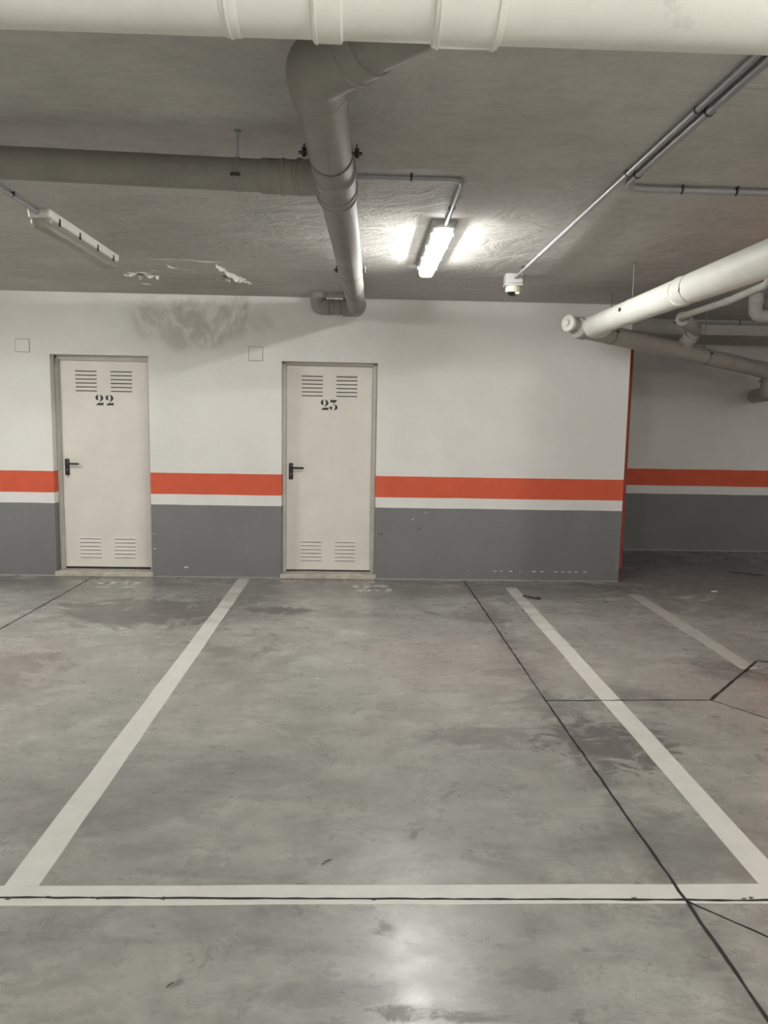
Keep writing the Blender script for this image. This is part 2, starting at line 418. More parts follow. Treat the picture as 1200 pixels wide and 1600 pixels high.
# ------------------------------------------------------------------ floor paint and joints (children of the floor)
def line(x0, x1, y0, y1, name='bay_line', lab=None):
    bm = BM(); n = 24
    if (x1-x0) > (y1-y0):
        rows = [[bm.verts.new((x0+(x1-x0)*k/n, y+random.uniform(-.0025, .0025), .0012)) for k in range(n+1)] for y in (y0, y1)]
    else:
        rows = [[bm.verts.new((x+random.uniform(-.0025, .0025), y0+(y1-y0)*k/n, .0012)) for k in range(n+1)] for x in (x1, x0)]
    for k in range(n): bm.faces.new((rows[0][k], rows[0][k+1], rows[1][k+1], rows[1][k]))
    ext = bmesh.ops.extrude_face_region(bm, geom=bm.faces[:])
    bmesh.ops.translate(bm, verts=[v for v in ext['geom'] if isinstance(v, bmesh.types.BMVert)], vec=(0, 0, -.001))
    o = obj(name, bm, 'line', floor)
    if lab: o['label'] = lab
line(-1.148, -1.035, 2.385, 7.24, lab='white bay line left of the middle bay')
line(1.378, 1.487, 2.386, 6.98, lab='white bay line right of the middle bay')
line(2.462, 2.578, 4.66, 6.76, lab='worn pale bay line at the right')
line(-4.0, 2.4, 2.283, 2.385, lab='white line across the front of the bays')

def joint(pts, wd, z=.0011, jit=.0022): obj('floor_joint', jittered_strip(BM(), pts, wd, z, jit=jit), 'joint', floor)
joint([(1.030, 7.28), (1.045, 6.0), (1.058, 4.085), (1.076, 3.1), (1.087, 2.296), (1.093, 1.8), (1.098, .6)], .0095)
joint([(-4.0, 2.325), (-1.2, 2.322), (1.087, 2.300), (1.2, 2.297), (2.4, 2.293)], .0085, .0018, .0014)
joint([(1.060, 4.085), (2.005, 4.110)], .010)
joint([(2.005, 4.110), (2.655, 4.835), (3.3, 4.55)], .016)
joint([(2.005, 4.110), (2.193, 3.842), (2.62, 3.30)], .008)
joint([(1.087, 2.296), (1.265, 2.12), (1.8, 1.58)], .006)
joint([(-2.528, 7.27), (-2.56, 5.6), (-2.60, 3.6)], .010)

# ------------------------------------------------------------------ stencil digits, outlines in units of the digit height
DIG = {
 '2': [[(.305, 1), (.16, .97), (.057, .886), (.006, .752), (.006, .638), (.067, .543), (.162, .482), (.333, .470), (.276, .514), (.238, .600), (.234, .867), (.257, .952)],
       [(.362, 1), (.505, .981), (.619, .905), (.705, .790), (.733, .676), (.705, .562), (.619, .467), (.467, .352), (.41, .285), (.367, .30), (.362, .33), (.438, .448), (.476, .562), (.490, .695), (.476, .848), (.419, .943)],
       [(.029, 0), (.238, .219), (.62, .219), (.686, .248), (.705, .295), (.733, .295), (.733, 0)]],
 '3': [[(.067, .98), (.705, .98), (.59, .80), (.495, .705), (.343, .486), (.286, .505), (.40, .667), (.429, .733), (.114, .743), (.067, .714)],
       [(.448, .514), (.552, .533), (.667, .476), (.739, .362), (.743, .229), (.705, .114), (.59, .029), (.476, -.01), (.39, 0), (.457, .057), (.505, .152), (.514, .305), (.505, .438)],
       [(.095, .352), (.19, .343), (.251, .267), (.251, .19), (.19, .105), (.19, .067), (.257, .029), (.238, -.004), (.133, .029), (.038, .114), (-.01, .21), (.01, .295)]]}
def digits(bm, text, place, depth):
    """place(u, v) gives the point on the surface, depth the thickness vector"""
    adv = 0.0
    for i, ch in enumerate(text):
        for poly in DIG[ch]:
            a = [bm.verts.new(place(adv+u, v)) for u, v in poly]; b = [bm.verts.new(Vector(place(adv+u, v))+Vector(depth)) for u, v in poly]
            bm.faces.new(a); bm.faces.new(b[::-1])
            for k in range(len(a)): bm.faces.new((a[k], b[k], b[(k+1) % len(a)], a[(k+1) % len(a)]))
        adv += .93 if text[i+1:i+2] != '3' else .83
    return bm
bm = BM()
for k in range(16):
    x = random.choice([-1.13, -.98, -.93, -.84, -.62, -.43, -.40, .05, .62, .9, 1.3])+random.uniform(-.03, .03); y = 2.3185-.012*(x+1.2)/2.3+random.uniform(-.006, .008)
    q = [bm.verts.new((x+math.cos(j*.9)*random.uniform(.004, .013), y+math.sin(j*.9)*random.uniform(.002, .006), .0021)) for j in range(7)]
    bm.faces.new(q)
ext = bmesh.ops.extrude_face_region(bm, geom=bm.faces[:]); bmesh.ops.translate(bm, verts=[v for v in ext['geom'] if isinstance(v, bmesh.types.BMVert)], vec=(0, 0, -.0008))
obj('paint_chips', bm, 'rust', floor)
obj('painted_number', digits(BM(), '22', lambda u, v: (-2.39+u*.23, 6.80+v*.27, .001), (0, 0, .001)), 'number', floor)['label'] = 'faded painted 22 in front of the left door'
obj('painted_number', digits(BM(), '23', lambda u, v: (-.05+u*.23, 6.76+v*.27, .001), (0, 0, .001)), 'number', floor)['label'] = 'faded painted 23 in front of the right door'

# ------------------------------------------------------------------ doors
def door(name, x0, dz, O, text, label, numx, hz):
    """x0 = left edge of the leaf on its own plane, hz = height of the lever"""
    d = bpy.data.objects.new(name, None); C.objects.link(d); d.location = ((O[0]+O[1])/2, D+.1, 0); d['kind'] = 'structure'
    d['label'] = label; d['category'] = 'door'
    yL = D+.130; W = .822; x1 = x0+W; zt = 2.038+dz; zb = .062+dz
    # frame: outer plaster strip, raised steel profile with a step next to the leaf
    bm = BM()
    for a, b in ((O[0]+.001, x0-.012), (x1+.012, O[1]-.001)): box(bm, a, b, D+.10, D+.19, .045, O[2]-.001, .004)
    for a, b in ((x0-.014, x0-.002), (x1+.002, x1+.014)): box(bm, a, b, D+.117, D+.18, .045, zt+.008, .002)
    box(bm, O[0]+.001, O[1]-.001, D+.10, D+.19, zt+.014, O[2]-.001, .004)
    box(bm, x0-.014, x1+.014, D+.117, D+.18, zt+.003, zt+.016, .002)
    obj('door_frame', bm, 'frame', d)
    bm = BM(); box(bm, x0, x1, yL, yL+.04, zb, zt, .0025)
    leaf = obj('door_leaf', bm, 'door', d)
    # dark gap behind the foot of the leaf
    obj('gap', box(BM(), x0-.01, x1+.01, yL+.012, D+.195, .044, zb+.004), 'slot', d)
    s = obj('sill', box(BM(), O[0]-.012, O[1]+.014, D-.022, D+.195, 0, .046, .008), 'sill', d); s['label'] = 'chipped pale sill'
    for (a, b) in ((.142, .346), (.473, .677)):
        for (zc0, rows, lip, hh) in ((1.757, 6, .005, .0085), (.153, 6, .0042, .0060)):
            sl = BM(); hood = BM()
            for k in range(rows):
                z = zc0+dz+k*.0368; xa, xb = x0+a, x0+b
                box(sl, xa+.002, xb-.002, yL-.0012, yL+.002, z-hh/2, z+hh/2)
                y = yL-.0002; zt_ = z+hh/2
                p = [(xa, y, zt_+.012), (xb, y, zt_+.012), (xb, y-lip, zt_), (xa, y-lip, zt_), (xa-.004, y, zt_), (xb+.004, y, zt_)]
                v = [hood.verts.new(q) for q in p]
                hood.faces.new((v[0], v[1], v[2], v[3])); hood.faces.new((v[0], v[3], v[4])); hood.faces.new((v[1], v[5], v[2])); hood.faces.new((v[4], v[3], v[2], v[5])); hood.faces.new((v[0], v[4], v[5], v[1]))
            g = obj('vent_louvre', hood, 'door', leaf)
            g2 = obj('vent_slot', sl, 'slot', leaf)
    n = obj('number', digits(BM(), text, lambda u, v: (numx+u*.1025, yL-.0012, 1.6245+dz+v*.0985), (0, .0012, 0)), 'ink', leaf); n['label'] = 'black stencilled '+text
    # handle: rounded backplate, neck, lever, keyhole
    hx = x0+.045
    hb = BM(); box(hb, hx-.020, hx+.020, yL-.011, yL, hz-.115, hz+.045, .009)
    h = obj('handle_plate', hb, 'black', leaf, smooth=True)
    lv = tube(BM(), fillet([(hx, yL-.008, hz), (hx, yL-.052, hz), (hx+.125, yL-.050, hz-.002)], .016), .0095, 16)
    obj('lever', lv, 'black', leaf, smooth=True)
    kb = BM(); tube(kb, [(hx, yL-.0135, hz-.062), (hx, yL-.010, hz-.062)], .0085, 20); obj('lock_cylinder', kb, 'steel', leaf)
    return d
d1 = door('door_1', -2.846, .006, O1, '22', 'beige steel storeroom door with vent slots and black number 22', -2.519, 1.073)
d2 = door('door_2', -.7065, .000, O2, '23', 'beige steel storeroom door with vent slots and black number 23', -.3805, 1.066)
leaf1 = [c for c in d1.children if c.name.startswith('door_leaf')][0]
bm = tube(BM(), [(-2.803, D+.126, .938), (-2.791, D+.126, .948)], .0035, 8)
obj('chip_mark', bm, 'slot', leaf1)

# ------------------------------------------------------------------ blank cover plates on the wall
def plate(x0, x1, z0, z1, label):
    t = thing('cover_plate', label, 'wall plate', ((x0+x1)/2, D, z0))
    obj('cover', box(BM(), x0+.004, x1-.004, D-.005, D, z0+.004, z1-.004, .0015), 'cover', t)
    obj('seam', box(BM(), x0, x1, D-.0012, D, z0, z1), 'seam', t)  # dark outline showing round the edge of the cover
plate(-3.196, -3.062, 2.103, 2.225, 'square blank white cover plate on the wall left of door 22')
plate(-1.051, -.915, 2.066, 2.198, 'square blank white cover plate on the wall between the two doors')

# ------------------------------------------------------------------ lamps
def lamp(x, y0, y1, lit, label, cat='ceiling lamp', grp=None, clips=True):
    t = thing('fluorescent_lamp', label, cat, (x, (y0+y1)/2, H), grp)
    hw = .064
    def rounded(bm, hw0, hw1, za, zb, ya, yb, r):
        """plan-rounded box, tapering downward from hw0 to hw1"""
        rows = []
        for z, h, yo in ((za, hw0, 0), (lerp((0, 0, za), (0, 0, zb), .35).z, hw0*.99, .002), (lerp((0, 0, za), (0, 0, zb), .8).z, (hw0*.25+hw1*.75), .012), (zb, hw1*.86, .030)):
            pts = []
            rr = min(r, h*.95)
            for cx, cy, a0 in ((x+h-rr, yb-yo-rr, 0), (x-h+rr, yb-yo-rr, 90), (x-h+rr, ya+yo+rr, 180), (x+h-rr, ya+yo+rr, 270)):
                for k in range(7):
                    a = math.radians(a0+k*15); pts.append(bm.verts.new((cx+math.cos(a)*rr, cy+math.sin(a)*rr, z)))
            rows.append(pts)
        for a, b in zip(rows, rows[1:]):
            for k in range(len(a)): bm.faces.new((a[k], a[(k+1) % len(a)], b[(k+1) % len(a)], b[k]))
        bm.faces.new(rows[0]); bm.faces.new(rows[-1][::-1]); return bm
    hb = BM(); rounded(hb, hw, hw, H-.001, H-.05, y0, y1, .025)
    obj('housing', hb, 'housing' if lit else 'housing_pale', t, smooth=True)
    db = rounded(BM(), .050 if lit else .060, .044 if lit else .054, H-.0505, H-.098, y0+.014, y1-.014, .035)
    dif = obj('diffuser', db, 'lit' if lit == 1 else 'lit_far%d' % (lit-2) if lit else 'acrylic', t, smooth=True)
    if lit < 2:
        tb = tube(BM(), [(x, y0+.05, H-.068), (x, y1-.05, H-.068)], .013, 12); obj('tube', tb, 'tube_lit' if lit else 'tube', t, smooth=True)
    if clips:
        for s in (-1, 1):
            for k in range(4):
                y = y0+.14+k*(y1-y0-.28)/3
                b = BM(); box(b, x+s*(hw+.0005)-.003, x+s*(hw+.0005)+.003, y-.009, y+.009, H-.062, H-.022, .001)
                obj('latch', b, 'darkmetal' if not lit else 'housing', t)
    return t
lamp(.455, 4.40, 5.66, 1, 'lit fluorescent ceiling lamp between the pipe and the detector')
lamp(-1.775, 4.40, 5.63, 0, 'unlit fluorescent ceiling lamp with clear cover at upper left')
WHERE = ['beyond the left edge, beside door 22', 'behind the camera, in line with the one in view', 'added unseen behind the camera on the right', 'added unseen beyond the right edge, past the round column', 'added unseen deep behind the camera near the rear wall', 'added unseen deep behind the camera on the left']
for i, (x, y, e) in enumerate(BACK_LAMPS):
    lamp(x, y-.62, y+.62, 2+i, 'lit fluorescent ceiling lamp '+WHERE[i], clips=False)

# ------------------------------------------------------------------ drain pipes
def clamp(parent, p, d, r, rods=((0, 0),), top=H, mat='pipe', rod_r=.0042, short=False):
    """steel band round the pipe at p, its ears or crown carried by threaded rods up to the ceiling"""
    p = Vector(p); d = Vector(d).normalized(); side = d.cross(Vector((0, 0, 1))).normalized()
    b = ring(BM(), p, d, r+.001, .022, .002); c = obj('pipe_clamp', b, mat, parent, smooth=True)
    for s, oz in rods:
        q = p+side*s; z0 = p.z+(r if abs(s) < .01 else 0)
        tp = p.z+.030 if short else top
        rb = tube(BM(), [(q.x, q.y, z0), (q.x, q.y, tp)], rod_r, 10); obj('hanger_rod', rb, 'steel', parent)
        wb = None if short else tube(BM(), [(q.x, q.y, top-.004), (q.x, q.y, top)], .014, 16)
        if wb: obj('rod_washer', wb, 'steel', parent)
        if abs(s) > .01:
            e = BM(); s1 = 1 if s > 0 else -1
            a = p+side*(r*s1); bmesh.ops.create_cube(e, size=1, matrix=Matrix.Translation((a+q)/2+side*s1*.008) @ Matrix.Rotation(math.atan2(side.y, side.x), 4, 'Z') @ Matrix.Diagonal((abs(s)-r+.022, .022, .005, 1)))
            tube(e, [(q.x, q.y, p.z-.014), (q.x, q.y, p.z+.016)], .009, 6); obj('clamp_ear', e, 'darkmetal', c)
    return c

# 1. the big collector crossing above the camera
YM, ZM, RM = 1.75, 2.462, .103
t = thing('drain_pipe', 'thick pale drain pipe crossing the whole ceiling at the top', 'pipe', (0, YM, ZM))
obj('pipe', tube(BM(), [(-5.9, YM, ZM), (7.4, YM, ZM)], RM, 48), 'pale', t, smooth=True)
def mring(xa, xb, lip, nm='coupling'):
    obj(nm, ring(BM(), ((xa+xb)/2, YM, ZM), (1, 0, 0), RM, xb-xa, lip, 48), 'pale', t, smooth=True)
mring(-.303, -.266, .0025); mring(-.296, -.284, .0045); mring(-.116, -.048, .007); mring(.142, .292, .008)
mring(.150, .163, .011, 'coupling_lip'); mring(.272, .286, .011, 'coupling_lip'); mring(-.112, -.100, .0095, 'coupling_lip')

# 2. the run from the collector back to the wall
A = Vector((-.128, 2.13, 2.455)); B = Vector((-.045, 6.94, 2.535)); R2 = .077
t = thing('drain_pipe', 'grey drain pipe running from the top pipe straight back to the wall', 'pipe', ((A+B)/2))
dAB = (B-A).normalized()
P0 = (.19, YM+.03, 2.462)
obj('pipe', tube(BM(), [A+dAB*.12, B-dAB*.05], R2, 40), 'pipe', t, smooth=True)
obj('elbow', tube(BM(), fillet([A+dAB*.17, A, lerp(A, P0, .45)], .10, 10), R2+.006, 40), 'pipe', t, smooth=True)
for q in (.16,): obj('elbow_seam', ring(BM(), lerp(A, P0, .13+q), Vector(P0)-A, R2+.0062, .005, .0008, 40), 'seamdark', t, smooth=True)
obj('elbow_seam', ring(BM(), A+dAB*.10, dAB, R2+.0062, .005, .0008, 40), 'seamdark', t, smooth=True)
obj('branch_pipe', tube(BM(), [lerp(A, P0, .40), P0], R2, 40), 'pipe', t, smooth=True)
obj('coupling', ring(BM(), lerp(A, P0, .30), Vector(P0)-A, R2+.004, .02, .007, 40), 'pipe', t, smooth=True)
J = lerp(A, B, (3.12-A.y)/(B.y-A.y))           # junction with the left branch
obj('junction', tube(BM(), [J-dAB*.13, J-dAB*.125, J+dAB*.185, J+dAB*.19], 0, 40, True, [R2, R2+.005, R2+.005, R2]), 'pipe', t, smooth=True)
for q in (-.115, .175, .10): obj('junction_lip', ring(BM(), J+dAB*q, dAB, R2+.004, .022, .006, 40), 'pipe', t, smooth=True)
q = lerp(A, B, (5.75-A.y)/(B.y-A.y)); obj('coupling', ring(BM(), q, dAB, R2, .02, .003, 40), 'pipe', t, smooth=True)
Wc = Vector((-.39, 7.035, 2.535))
obj('elbow', tube(BM(), fillet([B-dAB*.09, Vector((-.043, 7.035, 2.537)), Vector((-.17, 7.035, 2.536))], .085, 10), R2+.004, 40), 'pipe', t, smooth=True)
obj('coupling', ring(BM(), B-dAB*.07, dAB, R2+.003, .035, .006, 40), 'pipe', t, smooth=True)
obj('wall_pipe', tube(BM(), [(-.15, 7.035, 2.536), (-.345, 7.035, 2.535)], .066, 32), 'pipe', t, smooth=True)
for xx in (-.20, -.265, -.30): obj('coupling', ring(BM(), (xx, 7.035, 2.535), (1, 0, 0), .066, .028, .005, 32), 'pipe', t, smooth=True)
obj('elbow', tube(BM(), fillet([(-.30, 7.035, 2.535), (-.39, 7.035, 2.535), (-.39, 7.035, H)], .07, 10), .068, 32), 'pipe', t, smooth=True)
obj('coupling', ring(BM(), (-.39, 7.035, 2.625), (0, 0, 1), .068, .05, .004, 32), 'pipe', t, smooth=True)
for y in (2.81, 5.14):
    p = lerp(A, B, (y-A.y)/(B.y-A.y)); clamp(t, p, dAB, R2, rods=((-.092, 0), (.092, 0)), short=True); clamp(t, p, dAB, R2, rods=((0, 0),))

# 3. branch coming from the left
L0 = Vector((-5.9, 3.17, 2.615)); L1 = Vector((-.36, 3.16, 2.487)); R3 = .061
t = thing('drain_pipe', 'grey drain pipe joining the middle pipe from the left edge', 'pipe', ((L0+L1)/2))
dl = (L1-L0).normalized()
obj('pipe', tube(BM(), [L0, L1], R3, 36), 'pipe', t, smooth=True)
obj('coupling', ring(BM(), L1-dl*.005, dl, R3+.002, .075, .003, 36), 'pipe', t, smooth=True)
JJ = J+dAB*.02-Vector((0, 0, .0))
obj('elbow', tube(BM(), fillet([L1, L1+dl*.10, JJ+Vector((0, -.05, 0))], .09, 10), R3+.005, 36), 'pipe', t, smooth=True)
obj('elbow_lip', ring(BM(), L1+dl*.045, dl, R3+.005, .016, .004, 36), 'pipe', t, smooth=True)
obj('elbow_lip', ring(BM(), L1+dl*.115-Vector((0, .01, 0)), dl+Vector((0, -.35, 0)), R3+.005, .016, .004, 36), 'pipe', t, smooth=True)
p = lerp(L0, L1, (-.494-L0.x)/(L1.x-L0.x)); clamp(t, p, dl, R3, rods=((0, 0),))
obj('clamp_bolt', box(BM(), p.x-.018, p.x+.018, p.y-R3-.010, p.y-R3+.004, p.z-.022, p.z-.012), 'darkmetal', t)
p = lerp(L0, L1, (-3.2-L0.x)/(L1.x-L0.x)); clamp(t, p, dl, R3, rods=((0, 0),))

# 4. the pale pipe on the right that comes towards the camera
F0 = Vector((1.925, 6.50, 2.345)); F1 = Vector((1.80, 3.0, 2.283)); F2 = Vector((1.72, YM+.0, 2.30)); R4 = .083
t = thing('drain_pipe', 'thick pale drain pipe hanging at right and pointing towards the camera', 'pipe', (1.88, 4.8, 2.31))
obj('pipe', tube(BM(), [lerp(F0, F1, .03), F1, lerp(F1, F2, .8)], R4, 44), 'pale', t, smooth=True)
BK = Vector((2.20, 6.79, 2.325))
obj('elbow', tube(BM(), fillet([lerp(F0, F1, .035), F0+Vector((0, .02, 0)), BK], .10, 10), R4+.003, 44), 'pale', t, smooth=True)
dF = (F1-F0).normalized()
q = lerp(F0, F1, (6.50-4.33)/3.5)
obj('coupling', tube(BM(), [q+dF*.0, q+dF*.004, q-dF*.16, q-dF*.17], 0, 44, True, [R4, R4+.004, R4+.004, R4]), 'pale', t, smooth=True)
obj('seam', ring(BM(), q+dF*.0055, dF, R4+.0012, .005, .0006, 44), 'seamdark', t, smooth=True)
q = lerp(F0, F1, (6.50-5.41)/3.5); clamp(t, q, dF, R4, rods=((0, 0),), mat='pale')
obj('clamp_bolt', box(BM(), q.x-R4-.012, q.x-R4+.004, q.y-.012, q.y+.012, q.z-.004, q.z+.020, .002), 'darkmetal', t)

# 5. the darker pipe behind it, with a screw-capped end
G0 = Vector((1.83, 6.50, 2.335)); G1 = Vector((4.28, 8.12, 2.137)); R5 = .080
t = thing('drain_pipe', 'dark drain pipe with a round capped end running back towards the far wall', 'pipe', (3.0, 7.3, 2.24))
dg = (G1-G0).normalized()
obj('pipe', tube(BM(), [G0, G1], R5, 44), 'mid', t, smooth=True)
side = dg.cross(Vector((0, 0, 1))).normalized()
obj('end_collar', tube(BM(), [G0+dg*.07, G0+dg*.06, G0-dg*.02, G0-dg*.03], 0, 44, True, [R5, R5+.010, R5+.010, R5+.004]), 'mid', t, smooth=True)
cc = G0-side*.020+Vector((0, 0, .024))
obj('reducer', tube(BM(), [cc-dg*.02, cc-dg*.105], R5-.020, 40), 'mid', t, smooth=True)
cap = obj('screw_cap', tube(BM(), [cc-dg*.095, cc-dg*.10, cc-dg*.128, cc-dg*.132], 0, 40, True, [R5-.020, R5-.012, R5-.012, R5-.018]), 'pale', t, smooth=True)
obj('cap_knob', tube(BM(), [cc-dg*.13, cc-dg*.150, cc-dg*.154], 0, 24, True, [.028, .028, .024]), 'pale', cap, smooth=True)
for tt, zz in ((.135, 0), (.62, 0)):
    p = lerp(G0, G1, tt); clamp(t, p, dg, R5, rods=((0, 0),))
    obj('clamp_bolt', box(BM(), p.x-.012+side.x*(R5+.003), p.x+.012+side.x*(R5+.003), p.y+side.y*(R5+.003)-.008, p.y+side.y*(R5+.003)+.008, p.z+.012, p.z+.03), 'darkmetal', t)
# wye towards the small branch
Wy = lerp(G0, G1, .485)
UP = Vector((3.10, 7.14, 2.425))
obj('branch_socket', tube(BM(), [Wy, lerp(Wy, UP, .55), lerp(Wy, UP, .56), lerp(Wy, UP, .70)], 0, 36, True, [.066, .066, .072, .072]), 'mid', t, smooth=True)
# end wye, drop and elbow into the far wall
obj('end_junction', ring(BM(), G1-dg*.02, dg, R5, .20, .006, 44), 'mid', t, smooth=True)
DP = Vector((4.44, 8.30, 2.13))
obj('drop_pipe', tube(BM(), fillet([G1-dg*.02, DP, (4.45, 8.32, 1.90), (4.76, 9.2, 1.90)], .11, 10), .080, 36), 'mid', t, smooth=True)
obj('drop_collar', ring(BM(), (4.44, 8.32, 2.035), (0, 0, 1), .084, .03, .006, 36), 'mid', t, smooth=True)
obj('side_branch', tube(BM(), [DP, (5.05, 8.05, 2.42), (5.9, 7.7, 2.45)], .076, 36), 'mid', t, smooth=True)

# 6. small branch rising from the dark pipe, then running under the pale one
S0 = Vector((2.88, 6.80, 2.43))
t = thing('drain_pipe', 'small bent pipe rising from the dark pipe and passing under the pale one', 'pipe', (2.75, 6.2, 2.42))
obj('elbow', tube(BM(), fillet([lerp(Wy, UP, .60), UP, S0, Vector((2.72, 6.55, 2.437))], .10, 10), .058, 36), 'mid', t, smooth=True)
for a in (.66, .80): obj('elbow_lip', ring(BM(), lerp(Wy, UP, a), UP-Wy, .060, .018, .006, 36), 'mid', t, smooth=True)
T0 = Vector((2.66, 6.45, 2.44)); T1 = Vector((2.58, 5.45, 2.415)); T2 = Vector((2.545, 4.85, 2.43))
obj('pipe', tube(BM(), fillet([Vector((2.72, 6.56, 2.437)), T0, T1, T2, T2+Vector((.0, -.04, .226))], .05, 6), .026, 24), 'mid', t, smooth=True)
obj('coupling', ring(BM(), T1, T1-T0, .026, .05, .004, 24), 'mid', t, smooth=True)
obj('coupling', ring(BM(), T2+Vector((0, -.035, .05)), (0, -.1, 1), .026, .05, .004, 24), 'mid', t, smooth=True)

# 7. stub coming out of the ceiling near the right edge
t = thing('drain_pipe', 'short pipe elbow dropping from the ceiling at the right edge', 'pipe', (3.36, 6.5, 2.55))
obj('elbow', tube(BM(), fillet([(3.34, 6.55, H), (3.34, 6.55, 2.475), (3.60, 6.55, 2.475)], .06, 8), .055, 32), 'mid', t, smooth=True)
obj('pipe', tube(BM(), [(3.55, 6.55, 2.475), (6.5, 6.55, 2.44)], .052, 32), 'mid', t, smooth=True)
obj('coupling', ring(BM(), (3.34, 6.55, 2.60), (0, 0, 1), .055, .05, .005, 32), 'mid', t, smooth=True)
obj('coupling', ring(BM(), (3.47, 6.55, 2.475), (1, 0, 0), .055, .04, .006, 32), 'mid', t, smooth=True)

# ------------------------------------------------------------------ conduits with their clips
def conduit(pts, r, clips, label, rad=.07):
    t = thing('conduit', label, 'conduit', pts[0])
    obj('tube', tube(BM(), fillet(pts, rad, 8), r, 16), 'conduit', t, smooth=True)
    for p, d in clips:
        b = ring(BM(), p, d, r, .012, .0035, 16)
        p = Vector(p); s = Vector(d).normalized().cross(Vector((0, 0, 1))).normalized()
        tube(b, [p+s*(r+.004)+Vector((0, 0, -.004)), (p+s*(r+.004)).xy.to_3d()+Vector((0, 0, H))], .005, 8)
        obj('conduit_clip', b, 'darkmetal', t)
    return t
rc = .0115; zc = H-.016
conduit([(-3.4, 3.60, zc), (.455, 3.64, zc), (.463, 4.41, H-.022)], rc, [((.218, 3.637, zc), (1, 0, 0)), ((.459, 4.12, zc), (0, 1, 0)), ((-1.6, 3.62, zc), (1, 0, 0))], 'thin grey conduit bending down to the lit lamp')
conduit([(-1.78, 3.64, zc), (-1.78, 4.41, H-.022)], rc, [((-1.78, 4.09, zc), (0, 1, 0))], 'thin grey conduit leading to the unlit lamp at upper left', .03)
conduit([(1.165, .2, zc), (1.165, 3.0, zc), (1.155, 5.90, H-.030)], rc, [((1.165, 2.79, zc), (0, 1, 0)), ((1.163, 3.485, zc), (0, 1, 0)), ((1.157, 5.62, zc), (0, 1, 0))], 'long thin grey conduit ending at the detector on the ceiling')
conduit([(1.206, .2, H-.02), (1.206, 3.69, H-.020), (2.2, 3.700, H-.020), (6.5, 3.72, H-.020)], .0155, [((1.206, 2.79, H-.02), (0, 1, 0)), ((1.206, 3.485, H-.02), (0, 1, 0)), ((1.49, 3.693, H-.02), (1, 0, 0)), ((1.75, 3.695, H-.02), (1, 0, 0))], 'thicker conduit turning off to the right edge of the ceiling', .12)
conduit([(3.3, 8.16, 2.615), (6.8, 8.16, 2.615)], rc, [((4.0, 8.16, 2.615), (1, 0, 0))], 'thin pale conduit fixed along the beam at right')

# ------------------------------------------------------------------ ceiling detector at the end of the conduit
t = thing('ceiling_detector', 'small grey and cream detector hanging from the ceiling near the wall', 'detector', (1.148, 5.955, H))
obj('junction_box', box(BM(), 1.085, 1.211, 5.90, 6.01, H-.072, H, .006), 'housing', t, smooth=True)
obj('box_lid', box(BM(), 1.082, 1.214, 5.897, 6.013, H-.090, H-.073, .004), 'housing', t, smooth=True)
obj('sensor_base', tube(BM(), [(1.148, 5.955, H-.089), (1.148, 5.955, H-.098), (1.148, 5.955, H-.128), (1.148, 5.955, H-.134)], 0, 32, True, [.050, .056, .056, .050]), 'cream', t, smooth=True)
obj('sensor_grille', tube(BM(), [(1.148, 5.955, H-.133), (1.148, 5.955, H-.150), (1.148, 5.955, H-.160)], 0, 32, True, [.042, .034, .016]), 'black', t, smooth=True)
obj('sensor_fin', box(BM(), 1.160, 1.190, 5.905, 5.912, H-.152, H-.134), 'cream', t)

# ------------------------------------------------------------------ peeling paint under the ceiling
def flakes(name, spots, seed):
    rnd = random.Random(seed); bm = BM()
    for x, y, L, a, drop in spots:
        d = Vector((math.cos(a), math.sin(a), 0)); s = Vector((-d.y, d.x, 0)); n = 7; prev = None
        for k in range(n+1):
            u = k/n; wv = L*.08*math.sin(math.pi*min(.97, max(.08, u)))*rnd.uniform(.6, 1.2)
            c = Vector((x, y, H-.0015))+d*L*(u-.5)+s*rnd.uniform(-.008, .008)*1.5
            lo = c+s*wv-Vector((0, 0, drop*math.sin(math.pi*u)*rnd.uniform(.5, 1.1))); hi = c-s*wv*.4
            row = [bm.verts.new(lo), bm.verts.new(hi), bm.verts.new(hi+Vector((0, 0, .0012))), bm.verts.new(lo+Vector((0, 0, .0012)))]
            if prev:
                for q in range(4): bm.faces.new((prev[q], prev[(q+1) % 4], row[(q+1) % 4], row[q]))
            else: bm.faces.new(row)
            prev = row
        bm.faces.new(prev[::-1])
    return obj(name, bm, 'peel', ceiling)
fl_spots = [(-1.02, 6.18, .26, math.radians(72), .034), (-.985, 6.33, .22, math.radians(66), .042), (-1.055, 5.98, .20, math.radians(78), .022), (-1.08, 5.90, .12, math.radians(100), .016),
            (-1.13, 5.74, .22, math.radians(12), .007), (-1.27, 5.70, .14, math.radians(0), .004), (-1.16, 6.44, .05, 0, .022), (-1.09, 6.45, .06, .3, .024), (-1.02, 6.45, .06, 0, .026), (-.93, 6.60, .05, 1, .015),
            (-.955, 6.52, .07, .5, .02), (-.99, 6.44, .09, .9, .03)]
flakes('peeling_paint', fl_spots, 3)['label'] = 'ragged curl of peeling paint right of the damage'
flakes('peeling_paint', [(-1.85, 6.33, .10, .2, .022), (-1.80, 6.25, .10, .1, .014), (-1.78, 6.38, .05, 1.5, .045), (-1.69, 6.33, .09, .9, .03), (-1.70, 6.24, .12, .5, .012), (-1.64, 6.38, .07, 1.6, .04),
                         (-1.44, 5.69, .24, .06, .004), (-1.43, 5.98, .14, 1.2, .008), (-1.35, 6.05, .2, .1, .005), (-1.60, 6.13, .07, 0, .006), (-1.83, 6.75, .10, .7, .010)], 5)['label'] = 'small broken flakes of paint left of the damage'
bm = BM()
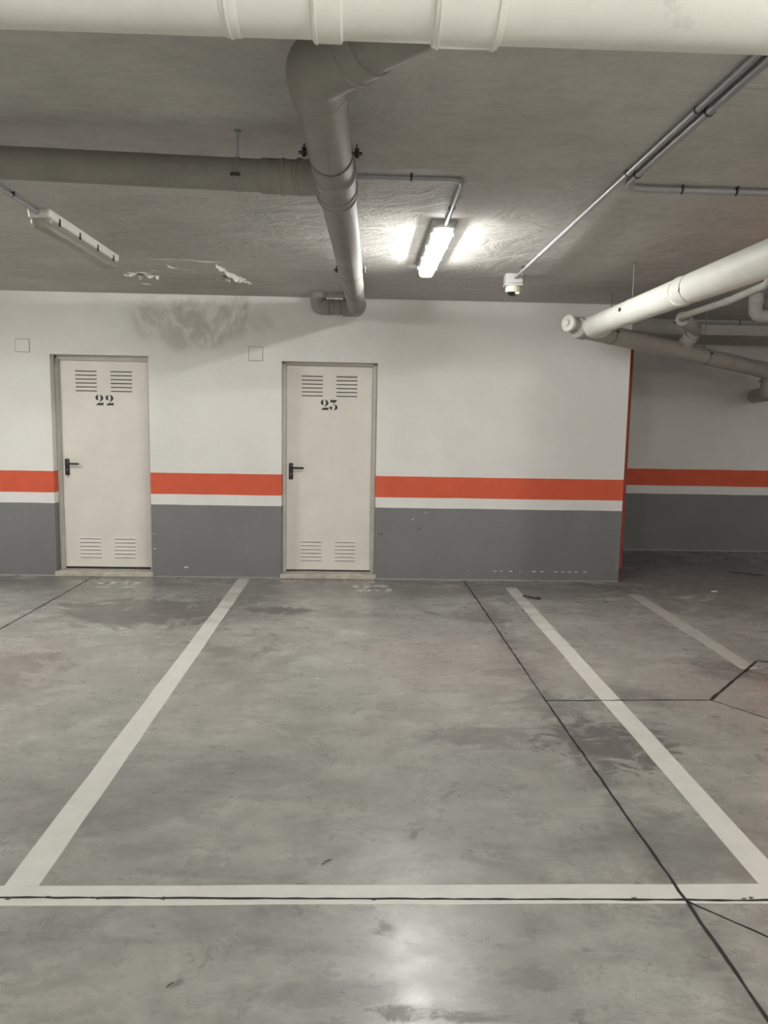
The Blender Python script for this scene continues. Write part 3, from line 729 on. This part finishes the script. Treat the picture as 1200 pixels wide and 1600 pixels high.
for x, y, rx, ry in ((-1.05, 6.33, .07, .10), (-1.0, 6.42, .06, .05), (-1.76, 6.31, .09, .035), (-1.69, 6.30, .05, .03), (-1.12, 6.46, .10, .018)):
    vs = [bm.verts.new((x+math.cos(k*.5236)*rx*random.uniform(.7, 1.1), y+math.sin(k*.5236)*ry*random.uniform(.7, 1.1), H-.0008)) for k in range(12)]
    bm.faces.new(vs)
ext = bmesh.ops.extrude_face_region(bm, geom=bm.faces[:]); bmesh.ops.translate(bm, verts=[v for v in ext['geom'] if isinstance(v, bmesh.types.BMVert)], vec=(0, 0, .0012))
obj('bare_patch', bm, 'rust', ceiling)

# ------------------------------------------------------------------ scraps on the floor
def scrap(name, spine, wd, h, mat, label, cat):
    bm = BM(); rows = []; n = len(spine)
    for i, (x, y, z) in enumerate(spine):
        ww = wd*(.35+.65*math.sin(math.pi*(i+.6)/(n+.3)))*random.uniform(.75, 1.2)
        rows.append([bm.verts.new((x-ww*.2, y+ww, z)), bm.verts.new((x, y, z+h*random.uniform(.6, 1.3))), bm.verts.new((x+ww*.2, y-ww, z)), bm.verts.new((x, y, z*.5))])
    for a, b in zip(rows, rows[1:]):
        for k in range(4): bm.faces.new((a[k], a[(k+1) % 4], b[(k+1) % 4], b[k]))
    bm.faces.new(rows[0]); bm.faces.new(rows[-1][::-1])
    c = spine[n//2]; o = obj(name, bm, mat, origin=(c[0], c[1], 0)); return tag(o, label, cat)
scrap('dry_leaf', [(1.475, 6.63, .003), (1.495, 6.60, .007), (1.525, 6.575, .004), (1.55, 6.55, .007), (1.58, 6.535, .004), (1.61, 6.55, .003)], .024, .012, 'leaf', 'curled dark dry leaf on the floor right of the right bay line, near the wall', 'leaf')
scrap('twig', [(-.112, 2.500, .001), (-.105, 2.51, .003), (-.095, 2.522, .003), (-.080, 2.531, .002)], .0022, .003, 'leaf', 'tiny dark twig lying just beyond the front white line', 'twig')
scrap('twig', [(-.505, 1.925, .001), (-.497, 1.935, .002), (-.489, 1.943, .002)], .002, .002, 'leaf', 'tiny dark crumb on the floor near the bottom, left of centre', 'twig')
scrap('paper_scrap', [(3.30, 6.90, .001), (3.325, 6.90, .005), (3.35, 6.89, .002)], .014, .008, 'paper', 'small white paper scrap on the dark floor at right', 'scrap')
scrap('paper_scrap', [(-.245, 4.42, .001), (-.232, 4.425, .004), (-.220, 4.42, .002)], .008, .004, 'paper', 'tiny white scrap in the middle of the empty bay', 'scrap')
scrap('debris_strip', [(3.93, 7.86, .001), (4.0, 7.80, .004), (4.07, 7.76, .003), (4.14, 7.72, .004), (4.22, 7.70, .002)], .010, .006, 'leaf', 'thin dark strip of debris on the floor before the far wall', 'debris')
